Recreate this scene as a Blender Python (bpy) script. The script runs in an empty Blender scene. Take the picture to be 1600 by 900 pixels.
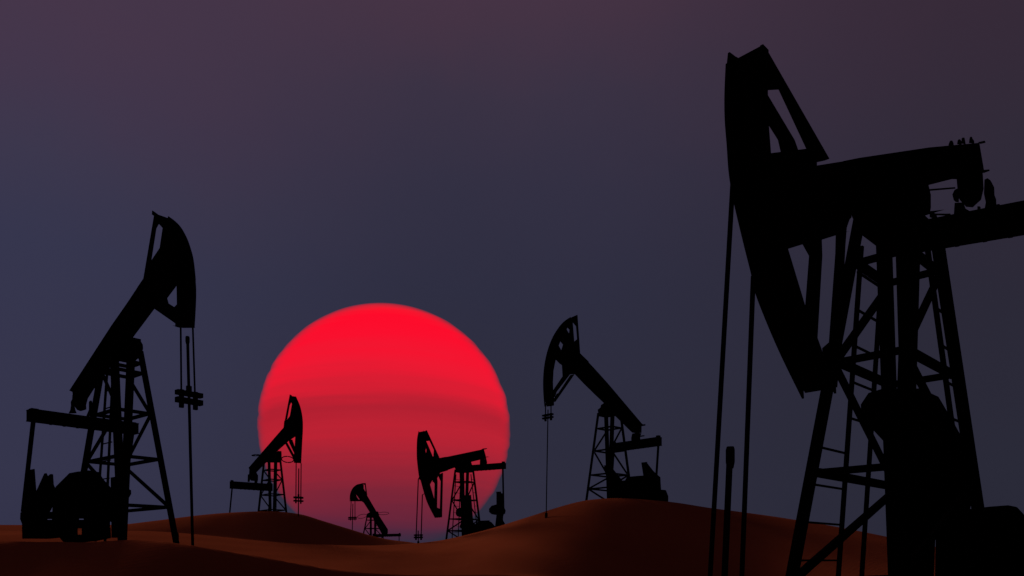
"""Oil pumpjacks on desert dunes in front of a huge red setting sun (silhouette scene)."""
import bpy, bmesh, math, random
from mathutils import Vector, Matrix, noise
from mathutils.geometry import tessellate_polygon

random.seed(7)
C = bpy.context.scene.collection
R = math.radians
EYE = 1.30                       # camera height; all heights in the tables are relative to the eye
F_PX = 1170.0 / 1600.0           # focal length in frame widths

# ------------------------------------------------------------------ measured dimensions (metres)
# per pumpjack: loc, yaw, dims (half widths of the tower top and base), hs (girt heights),
# parts = [name, parent, plane offset, width, outline, holes] in the machine's own x/z plane
DATA = {"A":{"loc":[5.109,9.923,-0.505],"yaw":-136.15,"dims":[0.412,0.339,1.8,0.657],"hs":[0.877,0.608,0.32,0.045],"hp":5.591,"eq":[-3.24,6.191,5.669,1.368],"parts":[["arc_web","horse_head",0,0.26,[[3.93,5.386],[3.936,5.363],[3.938,5.361],[3.828,5.358],[3.797,5.028],[3.797,4.906],[3.778,4.692],[3.735,4.44],[3.503,4.144],[3.38,3.616],[2.997,3.136],[2.632,2.743],[2.345,2.385],[2.44,2.361],[3.035,2.732],[3.488,3.235],[3.745,3.836],[3.906,4.225],[3.966,4.824]],[]],["end_gusset","horse_head",0.18,0.02,[[4.007,5.335],[4.022,5.247],[3.9,5.276],[3.9,5.331]],[]],["end_gusset","horse_head",-0.18,0.02,[[3.984,5.448],[4.005,5.331],[4.017,5.108],[3.743,5.228],[3.828,5.466],[3.877,5.456]],[]],["upper_strut","horse_head",0.12,0.05,[[3.9,5.343],[3.811,5.369],[2.447,4.858],[2.744,4.72],[3.514,5.166],[3.74,5.062],[3.942,5.114]],[]],["upper_strut","horse_head",-0.12,0.05,[[3.465,5.313],[3.377,5.269],[2.764,5.035],[2.653,4.934],[2.967,4.811],[3.048,4.946],[3.249,5.018],[3.465,5.133]],[]],["head_gusset","horse_head",0,0.3,[[3.764,4.422],[3.776,4.417],[2.847,4.822],[2.513,4.837],[2.768,4.71],[2.768,4.666],[1.872,5.056],[1.872,4.404],[2.246,4.095],[1.924,4.231],[2.355,4.06],[2.802,3.867],[3.376,3.63],[3.704,3.974]],[]],["lower_strut","horse_head",-0.12,0.05,[[2.524,4.036],[2.094,4.192],[2.077,3.978],[2.202,3.016],[2.094,2.907],[1.82,2.557],[2.214,2.46],[2.439,2.892],[2.407,3.342],[2.311,3.926]],[]],["lower_strut","horse_head",0.12,0.05,[[2.166,4.218],[1.979,4.319],[2.029,4.029],[2.167,2.851],[2.245,2.411],[2.43,2.425],[2.519,2.799],[2.349,2.896],[2.182,3.92]],[]],["walking_beam","",0,0.3,[[2.09,4.964],[1.668,5.155],[-0.75,6.199],[-3.162,7.194],[-3.42,6.858],[-3.411,6.805],[-2.823,6.602],[-1.115,5.864],[1.884,4.424],[2.242,4.141],[2.025,4.215]],[]],["tail_plate","walking_beam",["x",-3.28],0.04,[[0.107,7.259],[0.198,7.248],[0.203,7.227],[0.13,7.236]],[]],["tail_plate","walking_beam",["x",-3.42],0.04,[[0.109,6.856],[0.227,6.825],[0.227,6.815],[0.141,6.811]],[]],["tail_bearing","",["x",-3.26],0.3,[[-0.168,6.812],[0.136,6.8],[0.148,6.542],[0.112,6.377],[-0.008,6.293],[-0.105,6.335],[-0.14,6.407]],[]],["saddle_bearing","",0,0.5,[[0.951,4.973],[0.905,5.069],[-0.196,5.513],[-0.407,5.531],[-0.503,5.426],[-0.504,5.253],[-0.479,5.199],[-1.089,5.418],[-0.301,5.11],[0.64,4.761],[0.85,4.86]],[]],["counterweight","crank",["x",-3.2],0.35,[[-1.646,3.247],[-1.515,3.43],[-1.304,3.462],[-0.7,3.374],[-0.507,3.258],[-0.289,2.818],[-0.138,2.492],[-0.119,1.972],[-0.072,1.883],[0.011,1.605],[-0.045,1.292],[-0.309,0.984],[-0.716,0.803],[-1.062,0.997],[-1.165,1.406],[-1.199,1.881],[-1.238,2.524],[-1.504,2.857],[-1.635,3.1]],[]],["gear_pedestal","",["x",-2.6],0.4,[[-0.985,2.134],[-0.945,1.368],[-0.886,-0.383],[-0.425,-0.359],[-0.379,0.98],[-0.36,1.49],[-0.36,2.075]],[]],["bearing_lug","equalizer",["x",-3.2],0.03,[[-0.211,6.364],[-0.09,6.329],[-0.058,6.221],[-0.003,6.166],[0.001,6.08],[-0.226,6.118]],[]],["bearing_lug","equalizer",["x",-3.3],0.03,[[0.19,6.632],[0.233,6.641],[0.273,6.593],[0.32,6.47],[0.324,6.343],[0.346,6.273],[0.35,6.177],[0.396,6.171],[0.435,6.109],[0.345,6.085],[0.185,6.115],[0.209,6.26],[0.183,6.407]],[]],["bearing_pin","tail_bearing",["x",-3.15],0.1,[[-0.221,6.475],[-0.189,6.537],[-0.153,6.548],[-0.153,6.356],[-0.201,6.378]],[]],["bearing_stem","tail_bearing",["x",-3.26],0.05,[[0.103,6.217],[0.137,6.205],[0.137,6.095],[0.103,6.106]],[]],["grease_pipe","walking_beam",["x",-2.6],0.03,[[-0.425,6.458],[-0.041,6.354],[-0.041,6.338],[-0.425,6.439]],[]],["grease_pipe","equalizer",["x",-3.2],0.03,[[-0.586,6.343],[-0.538,6.34],[-0.503,6.287],[-0.326,6.225],[-0.277,6.211],[-0.277,6.146],[-0.322,6.154],[-0.336,6.204],[-0.487,6.26],[-0.464,6.163],[-0.586,6.257]],[]],["bolt","walking_beam",["x",-3.1],0.01,[[-0.278,7.299],[-0.261,7.35],[-0.247,7.365],[-0.221,7.354],[-0.204,7.31],[-0.2,7.258]],[]],["bolt","walking_beam",["x",-3.1],0.01,[[-0.151,7.268],[-0.142,7.322],[-0.124,7.338],[-0.103,7.324],[-0.091,7.295],[-0.086,7.233]],[]],["bolt","walking_beam",["x",-3.1],0.01,[[-0.09,7.254],[-0.084,7.334],[-0.066,7.342],[-0.045,7.329],[-0.039,7.295],[-0.028,7.219]],[]],["bolt","walking_beam",["x",-3.1],0.01,[[0.02,7.22],[0.028,7.284],[0.037,7.31],[0.062,7.3],[0.07,7.265],[0.09,7.232],[0.094,7.181]],[]],["motor_hood","",["x",-3.9],0.5,[[-0.653,-0.764],[-0.633,0.891],[-0.523,1.075],[-0.387,1.255],[-0.261,1.347],[0.181,1.384],[0.433,1.393],[0.456,1.379],[0.565,1.235],[0.897,0.765],[0.939,-0.653]],[]]],"pit":[[-1.078,0],[-1.0,0]],"yc":1.248,"arc":[[4.023,5.325],[4.046,5.011],[4.04,4.771],[4.004,4.543],[3.965,4.283],[3.876,4.038],[3.677,3.668],[3.54,3.432],[3.456,3.256],[3.231,3.016],[2.882,2.702],[2.383,2.315]],"cab":[[[-0.09,4.121],[-0.358,0.253]],[[0.122,3.162],[-0.009,0.262]]],"rod":[[-0.117,1.593],[-0.182,0.258]],"xr":4.066,"bars":[],"cap":[1.415,1.593,0.043]},"B":{"loc":[-10.537,20.263,0.686],"yaw":-39.31,"dims":[0.267,0.355,1.523,0.682],"hs":[0.874,0.651,0.401,0.143],"hp":5.4,"eq":[-2.457,3.482,3.161,1.457],"parts":[["arc_web","horse_head",0,0.2,[[2.312,7.876],[2.534,7.802],[2.55,7.794],[2.867,7.559],[3.181,7.201],[3.411,6.796],[3.524,6.313],[3.53,5.908],[3.53,5.461],[3.575,4.96],[3.708,4.889],[2.964,5.047],[3.11,5.005],[3.118,5.069],[3.063,5.479],[3.192,5.515],[3.178,5.964],[2.558,6.8],[2.313,7.117],[2.468,7.572],[2.28,7.723]],[]],["upper_strut","horse_head",0,0.06,[[1.875,8.112],[2.062,7.994],[2.114,7.803],[2.034,7.859],[1.874,7.774],[1.605,7.034],[1.445,6.882],[1.275,6.625],[1.279,6.623]],[]],["head_gusset","horse_head",0,0.1,[[0.98,6.453],[1.322,6.604],[1.531,6.865],[1.777,6.965],[2.207,7.16],[2.302,7.158],[2.879,6.273],[2.879,6.077],[2.405,5.88],[2.478,5.72],[2.3,5.545],[1.907,5.718],[1.238,5.921]],[]],["lower_strut","horse_head",0,0.06,[[1.863,5.715],[1.962,5.928],[2.47,5.816],[2.519,5.717],[2.802,5.569],[3.081,5.313],[3.081,4.999],[2.97,5.037],[2.97,5.116]],[]],["walking_beam","",0,0.22,[[1.24,6.458],[0.576,6.151],[-0.474,5.704],[-3.319,4.357],[-3.088,4.282],[-3.046,4.11],[-2.557,4.046],[-2.134,4.264],[0.377,5.292],[1.612,5.807],[1.664,6.033]],[]],["tail_bearing","",["x",-2.5],0.3,[[-0.274,4.098],[-0.277,3.987],[-0.316,3.894],[-0.31,3.789],[-0.213,3.78],[-0.148,3.692],[-0.066,3.669],[-0.028,3.675],[-0.007,3.693],[-0.014,3.815],[0.032,4.005]],[]],["bearing_lug","equalizer",["x",-2.4],0.1,[[0.097,3.934],[0.121,3.971],[0.147,3.947],[0.164,3.79],[0.144,3.699],[0.101,3.511],[0.021,3.499],[0.097,3.704]],[]],["bearing_lug","equalizer",["x",-2.45],0.1,[[-0.368,3.753],[-0.306,3.74],[-0.274,3.606],[-0.247,3.553],[-0.429,3.525],[-0.381,3.637]],[]],["saddle_bearing","",0,0.22,[[-0.026,5.255],[0.838,5.158],[0.732,5.185],[0.839,5.096],[0.943,4.998],[0.964,4.882],[0.837,4.727],[0.485,4.628],[-0.542,4.801],[-0.556,4.803],[-0.624,5.067]],[]],["counterweight","crank",["x",-2.6],0.35,[[-1.339,1.84],[-1.314,1.842],[-1.276,1.28],[-1.237,0.891],[-1.276,0.367],[-1.314,0.061],[-1.502,0.002],[-1.517,0.325],[-1.562,0.454],[-1.555,0.628],[-1.501,0.674]],[]],["belt_guard","",["x",-3.3],0.12,[[-0.967,1.314],[-0.765,1.829],[-0.742,1.84],[-0.692,1.734],[-0.616,1.825],[-0.568,1.815],[-0.552,1.519],[-0.51,1.408],[-0.477,1.158],[-0.622,0.774],[-0.716,0.619],[-0.716,0.415],[-0.967,0.249]],[]],["motor_hood","",["x",-2.9],0.6,[[-0.594,1.147],[-0.523,1.451],[-0.153,1.887],[0.075,1.931],[0.156,1.953],[0.436,1.927],[0.545,1.75],[0.567,1.66],[0.79,1.466],[1.108,1.131],[1.108,0.563],[0.72,0.518],[0.241,0.498],[0.241,0.554],[-0.111,0.539],[-0.111,0.484],[-0.615,0.463]],[]],["gear_pedestal","",["x",-1.3],0.3,[[0.291,1.673],[0.638,1.703],[0.638,1.357],[0.73,1.328],[0.734,1.216],[0.651,1.066],[0.625,0.67],[0.603,-0.043],[0.313,-0.05]],[]],["skid_rail","base_skid",["x",-2.15],0.12,[[-1.687,0.404],[0.543,0.496],[0.543,0.268],[-0.188,0.223],[-0.292,0.219],[-1.687,0.174]],[]],["skid_rail","base_skid",["x",-2.2],0.3,[[-1.65,0.212],[-0.352,0.235],[-0.352,0.035],[-0.134,0.041],[-0.134,0.243],[0.54,0.265],[0.553,-0.042],[0.172,-0.133],[-0.358,-0.208],[-0.629,-0.166],[-0.713,-0.052],[-1.021,-0.093],[-1.643,-0.104]],[]]],"pit":[[-2.436,3.113],[-3.254,0.679]],"yc":1.337,"arc":[[2.154,8.06],[2.472,7.855],[2.791,7.598],[3.084,7.255],[3.276,6.934],[3.409,6.631],[3.503,6.188],[3.509,6.087],[3.532,5.857],[3.518,5.5],[3.456,4.972]],"cab":[[[-0.185,4.858],[-0.167,2.983]],[[0.116,4.9],[0.18,2.991]]],"rod":[[-0.017,4.683],[0.111,-0.299]],"xr":3.552,"bars":[[-0.291,0.338,3.259,3.367],[-0.291,0.338,3.074,3.197]],"clamp":[3.36,3.499,0.069],"cap":[4.53,4.691,0.049],"extra":[0.93]},"C":{"loc":[5.591,43.02,3.478],"yaw":-136.76,"dims":[0.337,0.523,0.995,0.849],"hs":[0.817,0.558,0.28,0.12],"hp":5.674,"eq":[-2.445,3.65,3.162,1.774],"parts":[["arc_web","horse_head",0,0.2,[[3.386,9.61],[3.229,9.438],[3.105,8.433],[3.691,7.715],[4.02,7.068],[4.529,7.339],[4.742,6.565],[4.791,5.947],[4.772,5.543],[4.693,5.351],[4.712,4.716],[5.072,4.635],[5.149,5.652],[5.072,6.681],[4.828,7.54],[4.383,8.378],[3.778,9.263]],[[[3.613,9.225],[3.288,9.088],[3.326,8.605],[3.712,8.954]],[[4.128,8.378],[3.8,8.164],[4.02,7.638],[4.346,7.966]]]],["upper_strut","horse_head",0,0.12,[[2.798,9.966],[2.582,7.933],[2.896,7.898],[3.0,8.439],[2.927,8.503],[2.707,8.673],[2.791,9.36],[3.053,9.514],[3.188,9.52],[3.188,9.764]],[]],["head_gusset","horse_head",0,0.24,[[3.553,8.134],[2.881,8.525],[2.882,8.524],[2.646,7.875],[1.93,7.546],[1.93,6.335],[2.831,6.74],[3.28,6.646],[3.81,6.437],[3.86,7.036],[4.263,7.239]],[]],["lower_strut","horse_head",0,0.1,[[3.884,6.431],[3.386,6.611],[4.443,5.499],[4.578,5.203],[4.634,5.555]],[]],["lower_strut","horse_head",0,0.1,[[3.274,6.6],[3.019,6.677],[4.542,4.949],[4.555,5.124],[4.345,5.427],[4.271,5.419]],[]],["walking_beam","",0,0.26,[[2.443,7.759],[1.396,7.212],[0.239,6.574],[-2.925,4.689],[-2.873,4.604],[-2.862,4.148],[-2.284,4.121],[-0.692,4.903],[0.345,5.517],[1.091,5.865],[2.039,6.328],[2.818,6.744]],[]],["tail_plate","walking_beam",0,0.3,[[-3.219,4.619],[-2.953,4.684],[-2.953,4.652],[-3.219,4.717]],[]],["tail_plate","walking_beam",0,0.3,[[-3.122,3.963],[-2.953,4.003],[-2.956,4.007],[-3.139,4.028]],[]],["tail_bearing","",0,0.3,[[-2.324,4.075],[-2.833,4.111],[-2.714,3.911],[-2.702,3.668],[-2.242,3.596],[-2.216,3.794]],[]],["saddle_bearing","",0,0.5,[[0.345,5.409],[0.201,5.54],[0.44,5.406],[0.5,5.243],[0.738,5.094],[0.678,4.909],[0.499,4.833],[-0.249,4.902],[-0.344,5.247]],[]],["counterweight","crank",1.654,0.35,[[-1.257,1.254],[-1.067,1.971],[-1.163,2.085],[-1.041,2.074],[-1.231,1.953],[-1.679,1.645],[-1.873,1.544],[-2.042,1.457],[-2.396,1.312],[-2.435,0.612],[-2.346,0.473],[-1.385,0.413]],[]],["motor_hood","",0,0.7,[[-1.854,1.223],[-2.281,1.504],[-2.823,1.57],[-2.477,0.951],[-2.06,1.478],[-2.769,1.541],[-4.126,1.562],[-4.468,1.506],[-4.538,0.833],[-5.032,0.839],[-5.287,0.478],[-5.287,0.1],[-1.854,-0.08]],[]],["gear_pedestal","",-0.3,0.5,[[-0.442,1.707],[-0.471,1.709],[-0.842,1.504],[-1.371,1.076],[-1.414,1.095],[-1.421,1.073],[-1.37,0.672],[-1.218,0.187],[-1.218,-0.102],[-0.466,-0.141]],[]],["counterweight","crank",-1.654,0.3,[[-1.691,2.167],[-1.751,2.24],[-1.623,2.256],[-2.201,2.059],[-2.655,1.75],[-3.024,1.445],[-2.572,1.203],[-2.05,1.166],[-1.921,1.569],[-1.729,1.965]],[]]],"pit":[[-2.444,3.139],[-2.251,1.451]],"yc":1.654,"arc":[[3.062,9.856],[3.629,9.465],[4.135,8.941],[4.583,8.299],[4.927,7.549],[5.141,6.762],[5.219,6.004],[5.2,5.329],[5.122,4.649]],"cab":[[[-0.013,4.612],[-0.013,4.039]],[[0.388,4.586],[0.388,3.984]]],"rod":[[0.17,4.417],[0.039,-1.019]],"xr":5.239,"bars":[[-0.197,0.503,4.1,4.184],[-0.197,0.503,3.949,4.033]]},"F":{"loc":[-3.422,53.681,1.48],"yaw":-119.52,"dims":[0.344,0.528,1.088,0.804],"hs":[0.82,0.559,0.288,0.12],"hp":5.626,"eq":[-2.626,5.663,5.232,1.851],"parts":[["arc_web","horse_head",0,0.2,[[5.245,6.925],[4.808,7.042],[4.725,6.372],[4.452,6.048],[4.052,5.522],[3.869,5.136],[4.045,3.849],[4.307,3.552],[3.839,2.647],[3.499,2.066],[2.971,1.967],[2.971,1.435],[3.448,1.378],[4.175,2.374],[4.751,3.438],[5.175,4.579],[5.287,5.659],[5.259,6.503]],[[[4.695,6.336],[4.45,5.85],[4.544,5.144],[4.81,5.705]]]],["upper_strut","horse_head",0,0.12,[[4.591,7.125],[4.607,7.114],[4.562,7.064],[3.154,5.474],[3.644,5.432],[3.704,5.554],[3.659,5.949],[4.162,6.496],[4.507,6.419],[4.663,6.796]],[]],["head_gusset","horse_head",0,0.24,[[4.529,5.478],[4.058,5.396],[3.798,5.498],[3.159,5.441],[2.231,5.654],[2.231,4.705],[3.152,4.452],[3.749,3.771],[3.702,3.859],[3.765,3.911],[4.585,3.735],[4.723,4.459]],[]],["lower_strut","horse_head",0,0.1,[[3.836,3.902],[3.418,4.105],[3.368,3.853],[3.428,2.072],[3.323,1.948],[3.517,1.86],[3.629,2.668],[3.584,3.666]],[]],["lower_strut","horse_head",0,0.1,[[3.211,4.308],[2.718,4.486],[2.838,1.437],[2.985,1.438],[2.969,2.103],[2.878,3.895]],[]],["walking_beam","",0,0.28,[[2.932,5.452],[1.853,5.722],[-2.461,6.755],[-2.718,6.319],[-2.808,6.075],[-2.128,5.972],[-0.767,5.637],[1.311,5.023],[2.789,4.568]],[]],["tail_plate","walking_beam",0,0.34,[[-2.875,6.85],[-2.6,6.767],[-2.578,6.787],[-2.812,6.891]],[]],["tail_plate","walking_beam",0,0.34,[[-3.199,6.274],[-2.927,6.275],[-2.927,6.227],[-3.195,6.287]],[]],["tail_bearing","",0,0.3,[[-2.37,6.006],[-2.794,6.069],[-2.904,5.861],[-2.831,5.613],[-2.404,5.544],[-2.334,5.72]],[]],["saddle_bearing","",0,0.5,[[0.89,5.093],[0.398,5.466],[-0.517,5.62],[-0.665,5.368],[-0.614,5.086],[-0.399,4.954],[0.645,4.846]],[]],["counterweight","crank",1.731,0.4,[[-1.932,3.496],[-1.877,3.492],[-1.932,3.376],[-2.303,3.386],[-2.395,2.363],[-2.602,2.14],[-2.49,1.899],[-2.265,1.868],[-1.745,1.801],[-1.247,1.825],[-0.907,1.963],[-0.889,2.193],[-1.247,2.436],[-1.932,2.572]],[]],["crank_stand","crank",1.731,0.25,[[-1.876,2.24],[-2.393,2.271],[-2.337,1.425],[-2.806,1.049],[-2.806,0.79],[-1.568,0.746],[-1.805,1.779]],[]],["motor_hood","",0,0.8,[[-1.845,0.133],[-1.971,1.041],[-2.204,1.26],[-2.963,1.493],[-2.598,1.469],[-3.133,1.353],[-3.657,1.054],[-4.07,0.369],[-4.07,0.189]],[]],["gear_pedestal","",-0.5,0.4,[[-0.781,3.226],[-0.729,3.23],[-1.372,3.304],[-1.544,2.293],[-1.631,1.448],[-1.807,1.124],[-1.72,-0.056],[-0.782,-0.077],[-0.714,1.65]],[]],["counterweight","crank",-1.731,0.3,[[-1.88,1.808],[-1.707,1.953],[-1.741,2.262],[-2.053,2.425],[-2.384,2.488],[-2.65,2.499],[-2.65,1.8],[-2.365,1.764]],[]]],"pit":[[-2.514,5.198],[-2.645,2.054]],"yc":1.731,"arc":[[5.162,7.012],[5.336,6.419],[5.371,5.448],[5.301,4.826],[5.162,4.168],[5.056,3.798],[4.986,3.847],[4.272,2.458],[3.317,1.375]],"cab":[[[-0.064,3.8],[-0.251,-0.136]],[[0.266,2.78],[0.163,-0.058]]],"rod":[[-0.075,0.448],[-0.064,-0.264]],"xr":5.391,"bars":[[-0.376,0.256,0.104,0.196],[-0.376,0.256,-0.055,0.054]]},"D":{"loc":[-18.958,59.205,3.311],"yaw":-49.87,"dims":[0.397,0.452,1.257,0.68],"hs":[0.758,0.6,0.368,0.12],"hp":5.707,"eq":[-4.325,3.14,2.552,1.751],"parts":[["arc_web","horse_head",0,0.2,[[4.241,8.9],[4.789,8.122],[5.183,7.22],[5.28,6.366],[5.183,5.329],[5.035,3.852],[4.311,3.937],[4.138,4.37],[4.44,4.869],[4.565,4.96],[4.565,5.857],[3.935,6.737],[3.166,7.381],[3.553,7.541],[3.935,8.39],[3.808,8.517],[3.931,8.982]],[]],["upper_strut","horse_head",0,0.05,[[3.372,9.202],[3.652,9.084],[3.776,8.504],[3.541,8.591],[3.267,8.406],[2.825,7.445],[2.353,7.35],[2.247,6.928],[2.24,6.926],[2.364,7.179]],[]],["head_gusset","horse_head",0,0.08,[[2.24,6.846],[2.451,7.219],[2.976,7.394],[3.331,7.534],[4.377,6.8],[4.251,5.913],[3.232,5.772],[2.634,5.627],[1.162,5.312],[1.162,6.459]],[]],["lower_strut","horse_head",0,0.1,[[2.581,5.582],[2.797,5.632],[3.9,4.645],[4.216,3.999],[4.202,4.156]],[]],["lower_strut","horse_head",0,0.1,[[3.258,5.63],[3.413,5.794],[3.68,5.761],[4.103,5.187],[4.354,4.892],[4.354,4.543],[4.202,4.687]],[]],["walking_beam","",0,0.26,[[2.171,6.72],[-4.641,4.415],[-4.489,4.263],[-4.489,3.942],[-3.621,3.931],[0.895,5.287],[2.372,5.646],[3.415,5.974]],[]],["tail_bearing","",0,0.3,[[-4.445,4.133],[-4.5,3.728],[-4.343,3.419],[-4.02,3.27],[-3.814,3.254],[-3.29,3.646],[-3.66,3.973]],[]],["bearing_lug","equalizer",0.2,0.12,[[-3.94,3.76],[-3.571,3.747],[-3.571,3.324],[-3.786,3.046],[-4.094,3.07]],[]],["bearing_lug","equalizer",-0.2,0.12,[[-4.461,3.835],[-4.397,3.83],[-4.304,3.238],[-4.517,3.208]],[]],["saddle_bearing","",0,0.25,[[-0.59,4.921],[1.495,5.141],[1.32,5.166],[1.53,4.885],[1.53,4.443],[1.177,4.28],[-0.898,4.486],[-1.168,4.811]],[]]],"pit":[[-4.252,2.567],[-4.841,0.496]],"yc":1.631,"loops":[[-3.39,5.335,0.304,0.3,0],[2.93,4.343,0.455,0.578,-0.2]],"arc":[[3.928,9.025],[4.678,8.158],[5.096,7.25],[5.169,6.397],[5.047,5.359],[4.875,3.88]],"cab":[[[-0.326,3.791],[-0.346,0.85]],[[0.061,3.8],[0.036,0.822]]],"rod":[[-0.123,3.431],[-0.153,0.082]],"xr":5.189,"bars":[[-0.509,0.211,1.213,1.355],[-0.509,0.211,0.978,1.096]],"clamp":[1.356,1.545,0.071]},"E":{"loc":[-20.449,110.122,1.789],"yaw":-116.24,"dims":[0.364,0.678,1.223,1.296],"hs":[0.814,0.568,0.33,0.12],"hp":5.587,"eq":[-3.378,2.153,1.744,2.502],"parts":[["arc_web","horse_head",0,0.2,[[2.81,9.191],[2.319,9.062],[2.319,8.518],[1.954,8.138],[2.319,7.236],[2.807,6.645],[5.131,6.481],[5.052,7.34],[4.814,7.912],[4.337,8.456],[3.532,8.962]],[[[4.262,7.858],[3.614,7.4],[2.945,6.86],[3.499,6.863],[3.871,7.171]]]],["upper_strut","horse_head",0,0.12,[[2.73,9.254],[1.801,9.357],[1.718,8.932],[1.419,7.62],[1.861,7.791],[1.694,8.145],[1.861,9.079],[2.143,9.126]],[]],["head_gusset","horse_head",0,0.24,[[2.856,7.102],[2.133,8.237],[1.929,8.118],[1.478,7.505],[0.668,6.735],[0.947,5.519],[2.033,6.495],[2.527,6.665]],[]],["walking_beam","",0,0.3,[[1.439,7.425],[-0.582,5.457],[-3.515,2.853],[-3.515,2.296],[-2.432,2.061],[0.564,5.189],[1.992,6.497],[1.826,7.283]],[]],["tail_bearing","",0,0.3,[[-2.935,2.229],[-3.386,2.283],[-3.514,2.06],[-3.141,1.949]],[]],["saddle_bearing","",0,0.5,[[1.141,4.952],[0.428,5.221],[-0.738,5.386],[-0.97,5.371],[-1.092,4.799],[0.204,4.396],[1.107,4.383]],[]]],"pit":[[-3.235,1.752],[-3.235,0.795]],"yc":2.382,"loops":[[2.565,4.505,0.659,0.5,0.1],[-2.599,5.208,0.8,0.306,0]],"arc":[[2.537,9.232],[3.516,8.989],[4.319,8.513],[4.797,7.968],[5.065,7.344],[5.113,6.487]],"cab":[[[0.056,6.416],[-0.068,3.804]],[[0.74,6.392],[0.74,3.785]]],"rod":[[0.37,6.135],[0.258,2.084]],"xr":5.133,"bars":[[-0.406,0.997,4.111,4.291],[-0.406,0.997,3.885,4.065]]}}

LABELS = {
 'A': 'nearest, largest black pumpjack, long horsehead hanging low, cut off by the right picture edge',
 'B': 'black pumpjack at far left, horsehead raised, bulky machinery standing on the front dune',
 'C': 'black pumpjack on the crest of the big right dune, horsehead raised, clear of the sun',
 'D': 'black pumpjack over the left edge of the red sun, beam raised, on a dark dune',
 'E': 'smallest, most distant black pumpjack, low inside the red sun, with a steep beam',
 'F': 'black pumpjack over the lower right of the red sun, horsehead hanging low',
}
GROUP = 'oil pumpjacks on the dunes'

# ------------------------------------------------------------------ helpers
def obj(name, bm, mat, parent=None, smooth=False):
    bmesh.ops.remove_doubles(bm, verts=bm.verts, dist=1e-5)
    bmesh.ops.recalc_face_normals(bm, faces=bm.faces)
    me = bpy.data.meshes.new(name); bm.to_mesh(me); bm.free()
    o = bpy.data.objects.new(name, me); C.objects.link(o)
    if mat: me.materials.append(mat)
    if smooth:
        for p in me.polygons: p.use_smooth = True
    if parent: o.parent = parent
    return o

def tag(o, label=None, cat=None, group=None, kind=None):
    if label: o['label'] = label
    if cat: o['category'] = cat
    if group: o['group'] = group
    if kind: o['kind'] = kind

def prism(bm, loops, place, w):
    """extrude a flat outline (loops[0]) with holes (loops[1:]) by +-w/2; place(a, b, t) -> xyz"""
    flat = [p for l in loops for p in l]
    tris = tessellate_polygon([[Vector((p[0], p[1], 0)) for p in l] for l in loops])
    f = [bm.verts.new(place(p[0], p[1], w/2)) for p in flat]
    b = [bm.verts.new(place(p[0], p[1], -w/2)) for p in flat]
    for t in tris:
        try:
            bm.faces.new([f[i] for i in t]); bm.faces.new([b[i] for i in reversed(t)])
        except ValueError: pass
    k = 0
    for l in loops:
        n = len(l)
        for i in range(n):
            j = (i+1) % n
            try: bm.faces.new((f[k+i], f[k+j], b[k+j], b[k+i]))
            except ValueError: pass
        k += n

def box(bm, x0, x1, y0, y1, z0, z1):
    v = [bm.verts.new((x, y, z)) for x in (x0, x1) for y in (y0, y1) for z in (z0, z1)]
    for q in ((0,1,3,2),(4,6,7,5),(0,4,5,1),(2,3,7,6),(0,2,6,4),(1,5,7,3)):
        bm.faces.new([v[i] for i in q])

def bar(bm, p, q, wx, wz, up=(0,0,1)):
    """rectangular bar from p to q"""
    p, q = Vector(p), Vector(q); d = (q-p).normalized()
    u = Vector(up)
    if abs(d.dot(u)) > .98: u = Vector((1,0,0))
    s = d.cross(u).normalized()*wx/2; t = d.cross(s).normalized()*wz/2
    ring = lambda c: [bm.verts.new(c+a*s+b*t) for a, b in ((1,1),(-1,1),(-1,-1),(1,-1))]
    A, B = ring(p), ring(q)
    for i in range(4): bm.faces.new((A[i], A[(i+1)%4], B[(i+1)%4], B[i]))
    bm.faces.new(A[::-1]); bm.faces.new(B)

def angle_iron(bm, p, q, ax, ay, s, t=.02):
    """L section from p to q; flanges run from the outer corner along unit vectors ax and ay"""
    p, q, ax, ay = Vector(p), Vector(q), Vector(ax), Vector(ay)
    sec = [(0,0),(s,0),(s,t),(t,t),(t,s),(0,s)]
    A = [bm.verts.new(p+ax*a+ay*b) for a, b in sec]; B = [bm.verts.new(q+ax*a+ay*b) for a, b in sec]
    for i in range(6):
        j = (i+1) % 6; bm.faces.new((A[i], A[j], B[j], B[i]))
    bm.faces.new(A[::-1]); bm.faces.new(B)

def tube(bm, pts, r, n=8, closed=False):
    pts = [Vector(p) for p in pts]; rings = []
    N = len(pts)
    for i, p in enumerate(pts):
        a = pts[i-1] if (i or closed) else p
        b = pts[(i+1) % N] if (i < N-1 or closed) else p
        d = (b-a).normalized()
        u = Vector((0,1,0)) if abs(d.y) < .9 else Vector((1,0,0))
        s = d.cross(u).normalized(); t = d.cross(s).normalized()
        rr = r[i] if isinstance(r, (list, tuple)) else r
        rings.append([bm.verts.new(p+(s*math.cos(k*2*math.pi/n)+t*math.sin(k*2*math.pi/n))*rr) for k in range(n)])
    for i in range(N if closed else N-1):
        A, B = rings[i], rings[(i+1) % N]
        for k in range(n): bm.faces.new((A[k], A[(k+1)%n], B[(k+1)%n], B[k]))
    if not closed:
        bm.faces.new(rings[0][::-1]); bm.faces.new(rings[-1])

def lerp(a, b, t): return tuple(x+(y-x)*t for x, y in zip(a, b))

# ------------------------------------------------------------------ materials
def mat_new(name):
    m = bpy.data.materials.new(name); m.use_nodes = True
    nt = m.node_tree; nt.nodes.clear()
    return m, nt, nt.nodes.new('ShaderNodeOutputMaterial')

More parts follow.
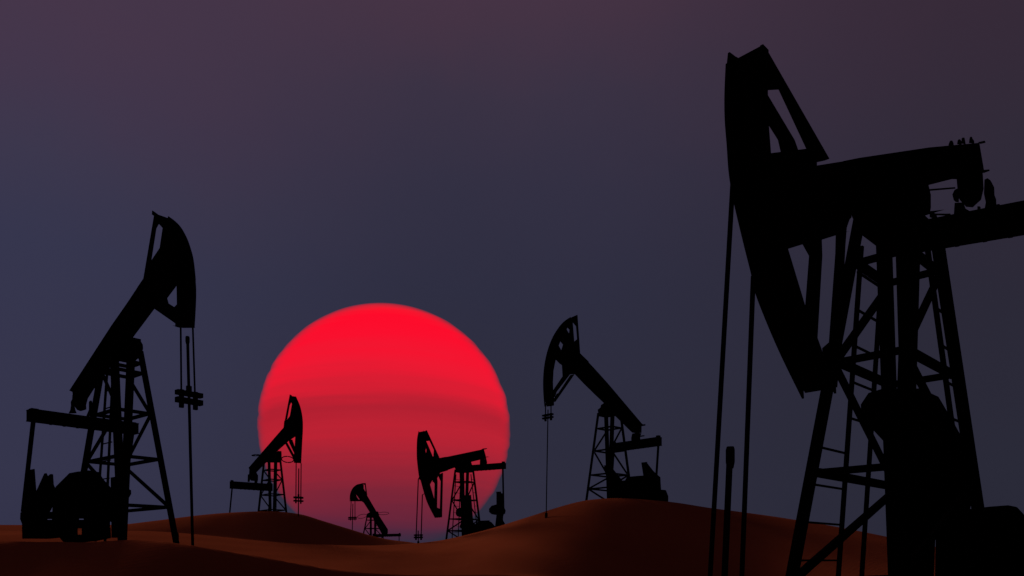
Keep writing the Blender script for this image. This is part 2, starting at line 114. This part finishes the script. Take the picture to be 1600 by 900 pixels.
def steel_mat(name, c0, c1, rough):
    m, nt, out = mat_new(name); N, L = nt.nodes, nt.links
    b = N.new('ShaderNodeBsdfPrincipled'); tc = N.new('ShaderNodeTexCoord')
    nz = N.new('ShaderNodeTexNoise'); nz.inputs['Scale'].default_value = 3.0; nz.inputs['Detail'].default_value = 6
    cr = N.new('ShaderNodeValToRGB'); cr.color_ramp.elements[0].color = (*c0, 1); cr.color_ramp.elements[1].color = (*c1, 1)
    cr.color_ramp.elements[0].position = .35; cr.color_ramp.elements[1].position = .75
    L.new(tc.outputs['Object'], nz.inputs['Vector']); L.new(nz.outputs['Fac'], cr.inputs['Fac'])
    L.new(cr.outputs['Color'], b.inputs['Base Color']); b.inputs['Roughness'].default_value = rough
    b.inputs['Specular IOR Level'].default_value = 0.0
    L.new(b.outputs['BSDF'], out.inputs['Surface'])
    return m

BLACK = steel_mat('black_painted_steel', (.0012,.0011,.0012), (.0026,.0020,.0019), .9)
CABLE = steel_mat('greasy_steel_cable', (.001,.001,.001), (.002,.0018,.0018), .9)

def sand_mat():
    m, nt, out = mat_new('red_desert_sand'); N, L = nt.nodes, nt.links
    b = N.new('ShaderNodeBsdfPrincipled'); tc = N.new('ShaderNodeTexCoord')
    n1 = N.new('ShaderNodeTexNoise'); n1.inputs['Scale'].default_value = .12; n1.inputs['Detail'].default_value = 5
    n2 = N.new('ShaderNodeTexNoise'); n2.inputs['Scale'].default_value = 9.0; n2.inputs['Detail'].default_value = 4
    cr = N.new('ShaderNodeValToRGB')
    cr.color_ramp.elements[0].position = .3; cr.color_ramp.elements[0].color = (.20,.047,.0175,1)
    cr.color_ramp.elements[1].position = .75; cr.color_ramp.elements[1].color = (.25,.063,.0235,1)
    mx = N.new('ShaderNodeMix'); mx.data_type = 'RGBA'; mx.blend_type = 'MULTIPLY'; mx.inputs['Factor'].default_value = .25
    L.new(tc.outputs['Object'], n1.inputs['Vector']); L.new(tc.outputs['Object'], n2.inputs['Vector'])
    L.new(n1.outputs['Fac'], cr.inputs['Fac']); L.new(cr.outputs['Color'], mx.inputs[6]); L.new(n2.outputs['Color'], mx.inputs[7])
    L.new(mx.outputs[2], b.inputs['Base Color'])
    b.inputs['Roughness'].default_value = 1.0; b.inputs['Specular IOR Level'].default_value = 0.0
    # wind ripples, very fine
    mp = N.new('ShaderNodeMapping'); mp.inputs['Scale'].default_value = (.5, 1.6, .5); mp.inputs['Rotation'].default_value = (0, 0, .5)
    wv = N.new('ShaderNodeTexWave'); wv.inputs['Scale'].default_value = 1.6; wv.inputs['Distortion'].default_value = 6; wv.inputs['Detail'].default_value = 3
    bp = N.new('ShaderNodeBump'); bp.inputs['Strength'].default_value = .10; bp.inputs['Distance'].default_value = .03
    L.new(tc.outputs['Object'], mp.inputs['Vector']); L.new(mp.outputs['Vector'], wv.inputs['Vector'])
    L.new(wv.outputs['Fac'], bp.inputs['Height']); L.new(bp.outputs['Normal'], b.inputs['Normal'])
    L.new(b.outputs['BSDF'], out.inputs['Surface'])
    return m
SAND = sand_mat()

def srgb(r, g, b):
    f = lambda c: (c/255/12.92) if c/255 <= .04045 else ((c/255+.055)/1.055)**2.4
    return (f(r), f(g), f(b))

# ------------------------------------------------------------------ sky (world)
W = bpy.data.worlds.new('World'); bpy.context.scene.world = W; W.use_nodes = True
nt = W.node_tree; N, L = nt.nodes, nt.links; N.clear()
out = N.new('ShaderNodeOutputWorld'); bg = N.new('ShaderNodeBackground'); tc = N.new('ShaderNodeTexCoord')
sp = N.new('ShaderNodeSeparateXYZ'); L.new(tc.outputs['Generated'], sp.inputs[0])
def M(op, a, b=None):
    n = N.new('ShaderNodeMath'); n.operation = op
    for i, v in enumerate((a, b)):
        if v is None: continue
        if isinstance(v, (int, float)): n.inputs[i].default_value = v
        else: L.new(v, n.inputs[i])
    return n.outputs[0]
# elevation tangent and azimuth of the view direction
hor = M('SQRT', M('ADD', M('MULTIPLY', sp.outputs[0], sp.outputs[0]), M('MULTIPLY', sp.outputs[1], sp.outputs[1])))
elev = M('DIVIDE', sp.outputs[2], M('MAXIMUM', hor, .001))
azim = M('ARCTAN2', sp.outputs[0], sp.outputs[1])
cl = N.new('ShaderNodeTexNoise'); cl.inputs['Scale'].default_value = 4.5; cl.inputs['Detail'].default_value = 7; cl.inputs['Roughness'].default_value = .6
L.new(tc.outputs['Generated'], cl.inputs['Vector'])
el2 = M('ADD', elev, M('MULTIPLY', M('SUBTRACT', cl.outputs['Fac'], .5), .15))
def ramp(stops):
    n = N.new('ShaderNodeValToRGB'); cr = n.color_ramp
    while len(cr.elements) < len(stops): cr.elements.new(.5)
    for e, (p, c) in zip(cr.elements, stops): e.position = p; e.color = (*srgb(*c), 1)
    L.new(el2, n.inputs['Fac']); return n.outputs['Color']
SKY_L = [(0,(50,50,72)),(.1,(53,53,76)),(.33,(54,54,78)),(.44,(60,55,77)),(.55,(67,54,75)),(.63,(70,54,74))]
SKY_C = [(0,(46,45,62)),(.15,(45,45,62)),(.36,(46,46,65)),(.5,(51,48,67)),(.62,(58,50,68)),(.72,(68,51,68)),(.8,(72,52,70))]
SKY_R = [(0,(41,41,55)),(.1,(42,42,56)),(.3,(43,41,55)),(.46,(48,42,56)),(.55,(52,42,56)),(.63,(55,42,56))]
def mixc(fac, a, b):
    n = N.new('ShaderNodeMix'); n.data_type = 'RGBA'; L.new(fac, n.inputs['Factor']); L.new(a, n.inputs[6]); L.new(b, n.inputs[7]); return n.outputs[2]
def mapr(v, a, b):
    n = N.new('ShaderNodeMapRange'); n.interpolation_type = 'SMOOTHSTEP'
    L.new(v, n.inputs[0]); n.inputs[1].default_value = a; n.inputs[2].default_value = b; return n.outputs[0]
col = mixc(mapr(azim, -.62, -.02), ramp(SKY_L), ramp(SKY_C))
col = mixc(mapr(azim, .02, .62), col, ramp(SKY_R))
L.new(col, bg.inputs['Color']); bg.inputs['Strength'].default_value = 1.0
L.new(bg.outputs[0], out.inputs['Surface'])

# ------------------------------------------------------------------ the sun itself, a far glowing ball
SUN_D = 3000.0
sx, sz, sr = -500.0, EYE+517.95, 493.6      # metres
def sun_mat():
    m, nt, out = mat_new('setting_sun_glow'); N, L = nt.nodes, nt.links
    tc = N.new('ShaderNodeTexCoord'); sp = N.new('ShaderNodeSeparateXYZ'); L.new(tc.outputs['Generated'], sp.inputs[0])
    # noise bends the emission bands, painting in thin cloud streaks
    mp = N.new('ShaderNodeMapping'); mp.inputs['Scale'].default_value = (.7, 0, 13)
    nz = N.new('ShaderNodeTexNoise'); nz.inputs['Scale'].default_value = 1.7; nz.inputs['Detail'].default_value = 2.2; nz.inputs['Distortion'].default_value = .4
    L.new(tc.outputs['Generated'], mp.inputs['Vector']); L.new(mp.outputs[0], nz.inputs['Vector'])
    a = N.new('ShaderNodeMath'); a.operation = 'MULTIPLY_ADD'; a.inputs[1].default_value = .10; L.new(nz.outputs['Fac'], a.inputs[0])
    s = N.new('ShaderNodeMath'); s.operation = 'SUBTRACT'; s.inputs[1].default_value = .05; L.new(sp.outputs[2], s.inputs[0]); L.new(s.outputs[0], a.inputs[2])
    cr = N.new('ShaderNodeValToRGB'); st = [(0,(58,40,66)),(.06,(76,37,62)),(.12,(98,37,59)),(.2,(126,37,55)),(.29,(152,36,53)),(.37,(174,35,52)),(.43,(188,34,51)),(.5,(178,32,49)),(.57,(212,30,50)),(.65,(238,25,50)),(.78,(250,16,46)),(.88,(255,10,42)),(.95,(255,25,48)),(1,(255,35,48))]  # emission dims and turns purple downwards: haze painted into the colour
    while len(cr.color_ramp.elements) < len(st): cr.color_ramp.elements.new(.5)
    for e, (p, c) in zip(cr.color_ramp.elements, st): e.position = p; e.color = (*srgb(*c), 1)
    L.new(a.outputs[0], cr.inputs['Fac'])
    em = N.new('ShaderNodeEmission'); L.new(cr.outputs['Color'], em.inputs['Color'])
    # soft limb, and horizon haze painted in as a fade to transparent low down
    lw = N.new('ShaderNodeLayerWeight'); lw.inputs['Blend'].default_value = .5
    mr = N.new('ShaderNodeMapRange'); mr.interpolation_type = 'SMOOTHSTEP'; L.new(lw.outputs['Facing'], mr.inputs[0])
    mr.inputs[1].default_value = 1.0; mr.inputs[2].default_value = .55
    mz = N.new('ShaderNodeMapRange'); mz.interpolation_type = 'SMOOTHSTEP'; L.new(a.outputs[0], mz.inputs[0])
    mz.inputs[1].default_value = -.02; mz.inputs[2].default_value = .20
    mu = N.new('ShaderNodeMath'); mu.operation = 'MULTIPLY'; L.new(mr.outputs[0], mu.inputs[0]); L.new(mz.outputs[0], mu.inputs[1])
    tr = N.new('ShaderNodeBsdfTransparent'); mx = N.new('ShaderNodeMixShader')
    L.new(mu.outputs[0], mx.inputs[0]); L.new(tr.outputs[0], mx.inputs[1]); L.new(em.outputs[0], mx.inputs[2])
    L.new(mx.outputs[0], out.inputs['Surface'])
    return m
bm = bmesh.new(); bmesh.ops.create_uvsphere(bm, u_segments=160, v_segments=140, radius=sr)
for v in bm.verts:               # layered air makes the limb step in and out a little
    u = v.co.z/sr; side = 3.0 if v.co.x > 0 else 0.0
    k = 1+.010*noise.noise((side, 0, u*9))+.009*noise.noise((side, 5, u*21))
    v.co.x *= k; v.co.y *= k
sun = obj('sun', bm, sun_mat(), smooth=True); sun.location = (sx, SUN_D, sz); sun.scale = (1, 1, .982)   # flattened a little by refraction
tag(sun, 'huge red setting sun low in the sky, its lower half fading into painted purple haze', 'sun')

# ------------------------------------------------------------------ terrain
# dune ridges: crest points (x, depth, height relative to the eye, front slope), back slope, rounding
RIDGES = [([[-25.64, 20, 0.632, 0.4], [-18.8, 20, 0.632, 0.5], [-12.99, 19, 0.544, 0.65], [-11.29, 18.6, 0.493, 0.5], [-10.22, 18.4, 0.472, 0.33], [-9.49, 18.2, 0.521, 0.3], [-8.77, 18, 0.515, 0.3], [-7.82, 17.6, 0.444, 0.31], [-7.22, 17.6, 0.354, 0.33], [-6.17, 19, 0.089, 0.42], [-5.47, 20, -0.085, 0.45], [-4.85, 21, -0.215, 0.45], [-3.76, 22, -0.338, 0.45], [-2.36, 23, -0.413, 0.45], [-0.41, 24, -0.431, 0.45], [0.85, 25, -0.577, 0.3], [3.33, 26, -1.111, 0.15], [9.23, 27, -1.962, 0.1]], 0.25, 0.35), ([[-52.65, 44, 1.504, 0.06], [-37.61, 44, 1.692, 0.06], [-26.32, 44, 1.73, 0.06], [-22.82, 44.5, 1.731, 0.055], [-20.77, 45, 1.731, 0.055], [-18.67, 45.5, 1.556, 0.055], [-15.9, 46.5, 1.272, 0.06], [-13.54, 48, 1.087, 0.06], [-10.26, 50, 1.026, 0.065], [-7.85, 51, 1.09, 0.07], [-6.16, 51.5, 1.232, 0.075], [-4.4, 51.5, 1.475, 0.09], [-2.56, 50, 1.816, 0.11], [-0.4, 47, 2.29, 0.14], [1.14, 44.5, 2.643, 0.19], [2.54, 42.5, 3.015, 0.27], [3.88, 41.3, 3.283, 0.36], [5.61, 41, 3.417, 0.44], [7.01, 41, 3.364, 0.47], [8.76, 41, 3.189, 0.46], [10.51, 41, 2.909, 0.38], [12.26, 41, 2.681, 0.28], [14.02, 41, 2.418, 0.22], [15.77, 41, 2.12, 0.185], [17.31, 40.5, 1.765, 0.17], [20.17, 40, 1.094, 0.16], [26.67, 39, -0.333, 0.12], [38.97, 38, -1.786, 0.1]], 0.14, 2.2), ([[-59.49, 58, 2.231, 0.1], [-44.62, 58, 2.627, 0.1], [-39.66, 58, 2.751, 0.1], [-34.7, 58, 2.726, 0.12], [-29.74, 58, 2.776, 0.13], [-26.54, 57.5, 3.096, 0.16], [-22.9, 57, 3.508, 0.26], [-20.28, 56.5, 3.67, 0.34], [-17.87, 56.5, 3.718, 0.36], [-15.94, 56.5, 3.501, 0.36], [-14.62, 57, 3.094, 0.32], [-12.89, 58, 2.528, 0.26], [-11.09, 59, 1.967, 0.22], [-9.74, 60, 1.692, 0.2], [-8.34, 61, 1.512, 0.15], [-4.24, 62, 0.901, 0.1], [5.38, 63, 0.0, 0.1]], 0.12, 1.8), ([[-64.62, 108, -0.462, 0.1], [-47.01, 110, 0.658, 0.08], [-28.21, 110, 1.598, 0.08], [-20.68, 110, 1.692, 0.08], [-9.4, 110, 1.41, 0.08], [9.23, 108, -0.277, 0.1]], 0.08, 3), ([[-6, 10, -1.2, 0.06], [-2, 10, -0.95, 0.06], [2, 10, -0.72, 0.05], [5, 10, -0.62, 0.05], [9, 10, -0.72, 0.05], [14, 10, -1.2, 0.06]], 0.05, 1.5)]
def smooth(tab, x):
    if x <= tab[0][0]: return tab[0][1:]
    if x >= tab[-1][0]: return tab[-1][1:]
    for i in range(len(tab)-1):
        if tab[i][0] <= x <= tab[i+1][0]: break
    a, b = tab[i], tab[i+1]; h = b[0]-a[0]; t = (x-a[0])/h; res = []
    for k in range(1, len(a)):
        def slope(j):
            if j <= 0 or j >= len(tab)-1: return 0.0
            return (tab[j+1][k]-tab[j-1][k])/(tab[j+1][0]-tab[j-1][0])
        m0, m1 = slope(i)*h, slope(i+1)*h
        t2, t3 = t*t, t*t*t
        res.append((2*t3-3*t2+1)*a[k]+(t3-2*t2+t)*m0+(-2*t3+3*t2)*b[k]+(t3-t2)*m1)
    return res
def profiles(x): return [(smooth(r[0], x), r[1], r[2]) for r in RIDGES]
def height(x, y, prof=None):
    prof = prof or profiles(x)
    k = .12
    z = [-.95+.12*noise.noise((x*.05, y*.05, 3.0))]
    for (yc, zc, sf), sb, rd in prof:
        t = y-yc
        s = sf if t < 0 else sb
        z.append(zc-s*(math.sqrt(t*t+rd*rd)-rd))
    m = max(z)
    return m+k*math.log(sum(math.exp((v-m)/k) for v in z)) + .025*noise.noise((x*.35, y*.35, 0)) - .05
def axis(lo, hi, fine_lo, fine_hi, step, grow=1.25):
    v = []; t = fine_lo
    while t <= fine_hi: v.append(t); t += step
    s = step; t = v[-1]
    while t < hi: s *= grow; t += s; v.append(min(t, hi))
    s = step; t = fine_lo; pre = []
    while t > lo: s *= grow; t -= s; pre.append(max(t, lo))
    return pre[::-1]+v
xs = axis(-4000, 4000, -32, 34, .28); ys = axis(-300, 6000, 6, 66, .3)
bm = bmesh.new(); grid = []
for x in xs:
    pf = profiles(x); grid.append([bm.verts.new((x, y, EYE+height(x, y, pf))) for y in ys])
for i in range(len(xs)-1):
    for j in range(len(ys)-1):
        bm.faces.new((grid[i][j], grid[i+1][j], grid[i+1][j+1], grid[i][j+1]))
ground = obj('desert_ground', bm, SAND, smooth=True); tag(ground, kind='structure')
ground['label'] = 'red brown sand dunes rolling across the desert'

# ------------------------------------------------------------------ pumpjacks
def pumpjack(key):
    d = DATA[key]; H = 5.0
    root = bpy.data.objects.new('pumpjack', None); C.objects.link(root)
    root.location = (d['loc'][0], d['loc'][1], d['loc'][2]+EYE); root.rotation_euler = (0, 0, R(d['yaw']))
    tag(root, LABELS[key], 'pumpjack', GROUP)
    tx, ty, bx, by = d['dims']
    def corner(sx, sy, t): return (sx*(bx+(tx-bx)*t), sy*(by+(ty-by)*t), H*t)
    def inset(sx, sy, t): return Vector(corner(sx, sy, t))-Vector((sx*.07, sy*.05, 0))
    s_leg = {'A':.16,'B':.165,'C':.17,'D':.17,'E':.22,'F':.16}[key]; low = -.10
    # --- tower
    for sx in (1, -1):
        for sy in (1, -1):
            bm = bmesh.new(); o_ = Vector((sx, sy, 0))*s_leg*.33; angle_iron(bm, Vector(corner(sx, sy, low))+o_, Vector(corner(sx, sy, 1.0))+o_, (-sx,0,0), (0,-sy,0), s_leg)
            obj('leg', bm, BLACK, root)
    g = s_leg*.46
    for t in d['hs']+d.get('extra', []):
        c = {(a, b): tuple(Vector(corner(a, b, t))-Vector((a*.06, b*.06, 0))) for a in (1,-1) for b in (1,-1)}
        for p, q in (((1,1),(-1,1)), ((1,-1),(-1,-1)), ((1,1),(1,-1)), ((-1,1),(-1,-1))):
            bm = bmesh.new(); bar(bm, c[p], c[q], g*.8, g*(1.5 if key == 'A' and p[1] == q[1] else 1.15)); obj('girt', bm, BLACK, root)
    hs = d['hs']+([-.02] if key in 'ACF' else [])
    for sy in (1, -1):
        for i in range(len(hs)-1):
            hi, lo = hs[i], hs[i+1]
            m = (hi-lo)*.06
            sx = -1 if i % 2 == 0 else 1
            bm = bmesh.new(); bar(bm, inset(sx, sy, hi-m), inset(-sx, sy, lo+m), g*.7, g*(1.45 if key == 'A' else 1.1))
            obj('diagonal_brace', bm, BLACK, root)
    bm = bmesh.new(); box(bm, -tx+.02, tx-.02, -ty+.02, ty-.02, H-.2, H-.02)
    obj('tower_cap', bm, BLACK, root)
    # --- ladders on the two side faces
    for sy in {'A': (-1, 1), 'B': (-1,), 'D': (1,), 'F': (-1, 1)}.get(key, ()):
        lad = bmesh.new(); xa, xb = ((.44, -.36) if key != 'B' else (.5, -.1)) if sy < 0 else (-.25, -.6)
        def onface(x, t): return (x, sy*(by+(ty-by)*t-.04), H*t)
        def leg_x(t, s): return s*(bx+(tx-bx)*t)
        ta = .93
        if sy < 0:
            rails = [((xa if xa < tx else tx*.9), xa), (max(xb, -tx*.9), xb)]
            for u, v in rails: bar(lad, onface(u, ta), onface(v, -.04), .05, .05)
        else:
            bar(lad, onface(-tx*.25, ta), onface(-bx*.62, .03), .05, .05)
        o = obj('ladder', lad, BLACK, root)
        for k in range(9):
            t = .10+k*.095; bm = bmesh.new()
            if sy < 0:
                if k < 4 and key == 'A': bar(bm, onface(leg_x(t, 1)-.05, t), onface(xa, t), .025, .025)
                else: bar(bm, onface(xa, t), onface(max(xb, -tx), t), .025, .025)
            else:
                u = -tx*.25+(-bx*.62+tx*.25)*(ta-t)/(ta-.03)
                bar(bm, onface(leg_x(t, -1)+.04, t), onface(u, t), .025, .025)
            obj('rung', bm, BLACK, o)
    # --- equaliser bar across the beam tail, with the two pitman arms
    xe, zt, zb, ye = d['eq']; hx = .16
    roll = 0.0
    if key == 'A': hx, zt, zb, roll = .10, 6.13, 5.68, -.115       # this bar hangs a little out of level
    def rolled(bm):
        for v in bm.verts: v.co.z += roll*v.co.y
        return bm
    bm = bmesh.new(); box(bm, xe-hx, xe+hx, -ye, ye, zb+.03, zt-.03)
    for zz in (zt-.03, zb): box(bm, xe-hx-.03, xe+hx+.03, -ye+.002, ye-.002, zz, zz+.03)
    eq = obj('equalizer', rolled(bm), BLACK, root)
    for s in (1, -1):
        bm = bmesh.new(); box(bm, xe-.1, xe+.1, s*(d['yc']+.08), s*(d['yc']-.10), zt-.02, zt+(.10 if key != 'B' else .03)); obj('end_pin', rolled(bm), BLACK, eq)
        for k in range(3):
            bm = bmesh.new(); box(bm, xe-.05, xe+.05, s*(.2+.35*k)-.03, s*(.2+.35*k)+.03, zb-.035, zb+.002); obj('bolt', rolled(bm), BLACK, eq)
    p0, p1 = d['pit']; cranks = {}
    for s in (1, -1):
        yy = s*d['yc']
        if key == 'A':
            a, b = (xe, s*d['pit'][0][0], zb+.1), (xe-.05, s*d['pit'][1][0], 2.4)
        else: a, b = (p0[0], yy, zb+.1), (p1[0], yy, p1[1])
        bm = bmesh.new(); bar(bm, a, b, .09, .10, up=(1,0,0)); obj('pitman_arm', bm, BLACK, root)
        bm = bmesh.new(); yk = (b[1] if key == 'A' else yy-.1*s)
        bar(bm, (b[0], yk, b[2]-.1), ((xe+.6, yk, min(.95, b[2]-.3) if key != 'A' else 1.7) if key != 'B' else (xe+.1, s*.35, .6)), .14, .2)
        cranks[s] = obj('crank', bm, BLACK, root)
    # --- gear box, skid and drive behind the tower (mostly inside the dark mass)
    if key in 'CDEF':
        bm = bmesh.new(); box(bm, xe+.3, xe+1.4, -.55, .55, -.5, 1.15 if key in 'CF' else .1); obj('gear_box', bm, BLACK, root)
    if key in 'CDEF':
        bm = bmesh.new(); box(bm, min(xe-1.6, -3.2), 1.1, -.6, .6, -.85, -.12 if key == 'C' else -.35)
        skid = obj('base_skid', bm, BLACK, root)
    else:
        bm = bmesh.new(); box(bm, -4.2, -.9, -.62, .62, -.9, -.22)
        skid = obj('base_skid', bm, BLACK, root)
    # --- outline-shaped parts
    made = {'equalizer': eq, 'base_skid': skid}
    def holder(par, yc):
        if par == '': return root
        if par == 'crank': return cranks[1 if isinstance(yc, (int, float)) and yc > 0 else -1]
        if par == 'horse_head' and par not in made:
            made[par] = None
        return made.get(par) or root
    parts = sorted(d['parts'], key=lambda p: 0 if p[0] in ('arc_web', 'walking_beam', 'tail_bearing') else 1)
    for nm, par, yc, w, outer, holes in parts:
        bm = bmesh.new()
        if isinstance(yc, list):
            x0 = yc[1]; prism(bm, [outer], lambda a, b, t: (x0+t, a, b), w)
        else:
            prism(bm, [outer]+holes, lambda a, b, t, y0=yc: (a, y0+t, b), w)
        if nm == 'arc_web':
            made['horse_head'] = obj('horse_head', bm, BLACK, root)
        else:
            o = obj(nm, bm, BLACK, holder(par, yc))
            made.setdefault(nm, o)
    hh = made['horse_head']
    # --- curved front plate of the horsehead with raised edge flanges
    arc = [Vector((p[0], 0, p[1])) for p in d['arc']]
    pts = []
    for i in range(len(arc)-1):
        a0 = arc[max(i-1,0)]; a, b = arc[i], arc[i+1]; b1 = arc[min(i+2, len(arc)-1)]
        for k in range(5):
            t = k/5
            pts.append(.5*((2*a)+(b-a0)*t+(2*a0-5*a+4*b-b1)*t*t+(3*a-a0-3*b+b1)*t**3))
    pts.append(arc[-1])
    cen = Vector((0, 0, d['hp']))
    hwid = .18 if key == 'A' else .2
    def inw(p, r): return p-(p-cen).normalized()*r
    def sheet(bm, y0, y1, r0, r1, pp, slant=0.0):
        rows = []
        for n_, p in enumerate(pp):
            o_, i_ = inw(p, r0), inw(p, r1)
            if n_ == 0: i_ = i_+(pp[1]-pp[0]).normalized()*slant
            if n_ == len(pp)-1: i_ = i_+(pp[-2]-pp[-1]).normalized()*slant
            rows.append([bm.verts.new((o_.x, y0, o_.z)), bm.verts.new((o_.x, y1, o_.z)), bm.verts.new((i_.x, y1, i_.z)), bm.verts.new((i_.x, y0, i_.z))])
        for a, b in zip(rows, rows[1:]):
            for k in range(4): bm.faces.new((a[k], a[(k+1)%4], b[(k+1)%4], b[k]))
        bm.faces.new(rows[0][::-1]); bm.faces.new(rows[-1])
    bm = bmesh.new(); sheet(bm, -hwid+.012, hwid-.012, .03, .07, pts[2:-2]); obj('front_plate', bm, BLACK, hh)
    for s in (1, -1):
        bm = bmesh.new(); sheet(bm, s*hwid-.012, s*hwid+.012, 0, .09, pts, .09); obj('edge_flange', bm, BLACK, hh)
    # --- bridle cables, carrier bar, polished rod
    xr = d['xr']; wb = []
    for i, (p, q) in enumerate(d['cab']):
        ztop = max(p[1], 0)
        up = [(v.x+.015, p[0], v.z) for v in pts[8:] if v.z > ztop+.25]
        line = up+[(xr, p[0], ztop), (xr, q[0], q[1]-(.25 if key == 'A' else 0))]
        bm = bmesh.new(); tube(bm, line, {'A':.024,'B':.022,'C':.03,'D':.038,'E':.055,'F':.036}[key]); obj('bridle_cable', bm, CABLE, root)
    bars = d['bars'] or [[-.62, .10, -.02, .07], [-.62, .10, -.18, -.09]]
    for y0, y1, z0, z1 in bars:
        bm = bmesh.new(); box(bm, xr-.08, xr+.08, y0, y1, z0, z1); obj('carrier_bar', bm, BLACK, root)
    if d['bars']:
        for (p, q) in d['cab']:
            bm = bmesh.new(); box(bm, xr-.04, xr+.04, q[0]-.045, q[0]+.045, d['bars'][1][2]-.12, d['bars'][0][3]+.02); obj('cable_socket', bm, BLACK, root)
    (ya, za), (yb, zb_) = d['rod']; rr = {'A':.031,'B':.034,'C':.028,'D':.04,'E':.06,'F':.035}[key]
    dz = .8; dy = (yb-ya)/(zb_-za)
    zl = zb_-dz; yl = yb-dy*dz
    bm = bmesh.new(); tube(bm, [(xr, ya, za), (xr, yl, zl)], rr, 10); rod = obj('polished_rod', bm, BLACK, root)
    if 'cap' in d:
        z0, z1, r = d['cap']; bm = bmesh.new()
        tube(bm, [(xr, ya, z0-.03), (xr, ya, z0+.03), (xr, ya, z1-.03), (xr, ya, z1)], [rr, r, r, r*.8], 10); obj('rod_coupling', bm, BLACK, rod)
    if 'clamp' in d:
        z0, z1, r = d['clamp']; yy = ya+dy*(z0-za)
        bm = bmesh.new(); tube(bm, [(xr, yy, z0), (xr, yy, z1)], r, 8); obj('rod_clamp', bm, BLACK, rod)
    if key in 'CF':
        g = {'C': .09, 'B': .10, 'F': .09}[key]
        bm = bmesh.new(); tube(bm, [(xr, yb, zb_-.5), (xr, yb, zb_+.02)], g*.8, 10); obj('stuffing_box', bm, BLACK, root)
    for lx, lz, a, ratio, tilt in d.get('loops', []):
        inv = Matrix.Rotation(-R(d['yaw']), 3, 'Z'); bm = bmesh.new(); q = []
        el = math.asin(min(1, ratio))
        for k in range(40):
            th = 2*math.pi*k/40; u, v = a*math.cos(th), a*math.sin(th)
            wv = Vector((u*math.cos(tilt), v*math.cos(el), v*math.sin(el)+u*math.sin(tilt)))
            q.append(inv @ wv+Vector((lx, 0, lz)))
        tube(bm, q, .04 if key == 'D' else .035, 6, True); obj('cable_loop', bm, CABLE, root)
    return root
for k in 'ABCFDE': pumpjack(k)

# a short capped pipe sticking out of the sand beside the left machine's rod
bm = bmesh.new(); tube(bm, [(0,0,-.4),(0,0,.10),(0,0,.16),(0,0,.19)], [.05,.05,.045,.02], 10)
stub = obj('pipe_stub', bm, BLACK); stub.location = (-8.95, 20.0, EYE+.55)
tag(stub, 'short capped pipe sticking out of the sand by the foot of the far left pumpjack', 'pipe')

# ------------------------------------------------------------------ light
sl = bpy.data.lights.new('sun_light', 'SUN'); sl.energy = 3.2; sl.angle = R(12); sl.color = (1.0, .66, .62)
so = bpy.data.objects.new('sun_light', sl); C.objects.link(so)
to_sun = Vector((-.45, .85, .28)).normalized()
so.rotation_euler = to_sun.to_track_quat('Z', 'Y').to_euler(); so.location = (0, 0, 40)

# ------------------------------------------------------------------ camera and output
cam = bpy.data.cameras.new('camera'); co = bpy.data.objects.new('camera', cam); C.objects.link(co)
co.location = (0, 0, EYE); co.rotation_euler = (R(90), 0, 0)
cam.sensor_width = 36; cam.sensor_fit = 'HORIZONTAL'; cam.lens = 36*F_PX
cam.shift_y = (875-450)/1600; cam.clip_end = 20000; cam.clip_start = .05
sc = bpy.context.scene; sc.camera = co
sc.view_settings.view_transform = 'Standard'; sc.view_settings.look = 'None'
sc.view_settings.exposure = 0; sc.view_settings.gamma = 1
sc.render.engine = 'CYCLES'; sc.cycles.max_bounces = 4; sc.cycles.use_denoising = True
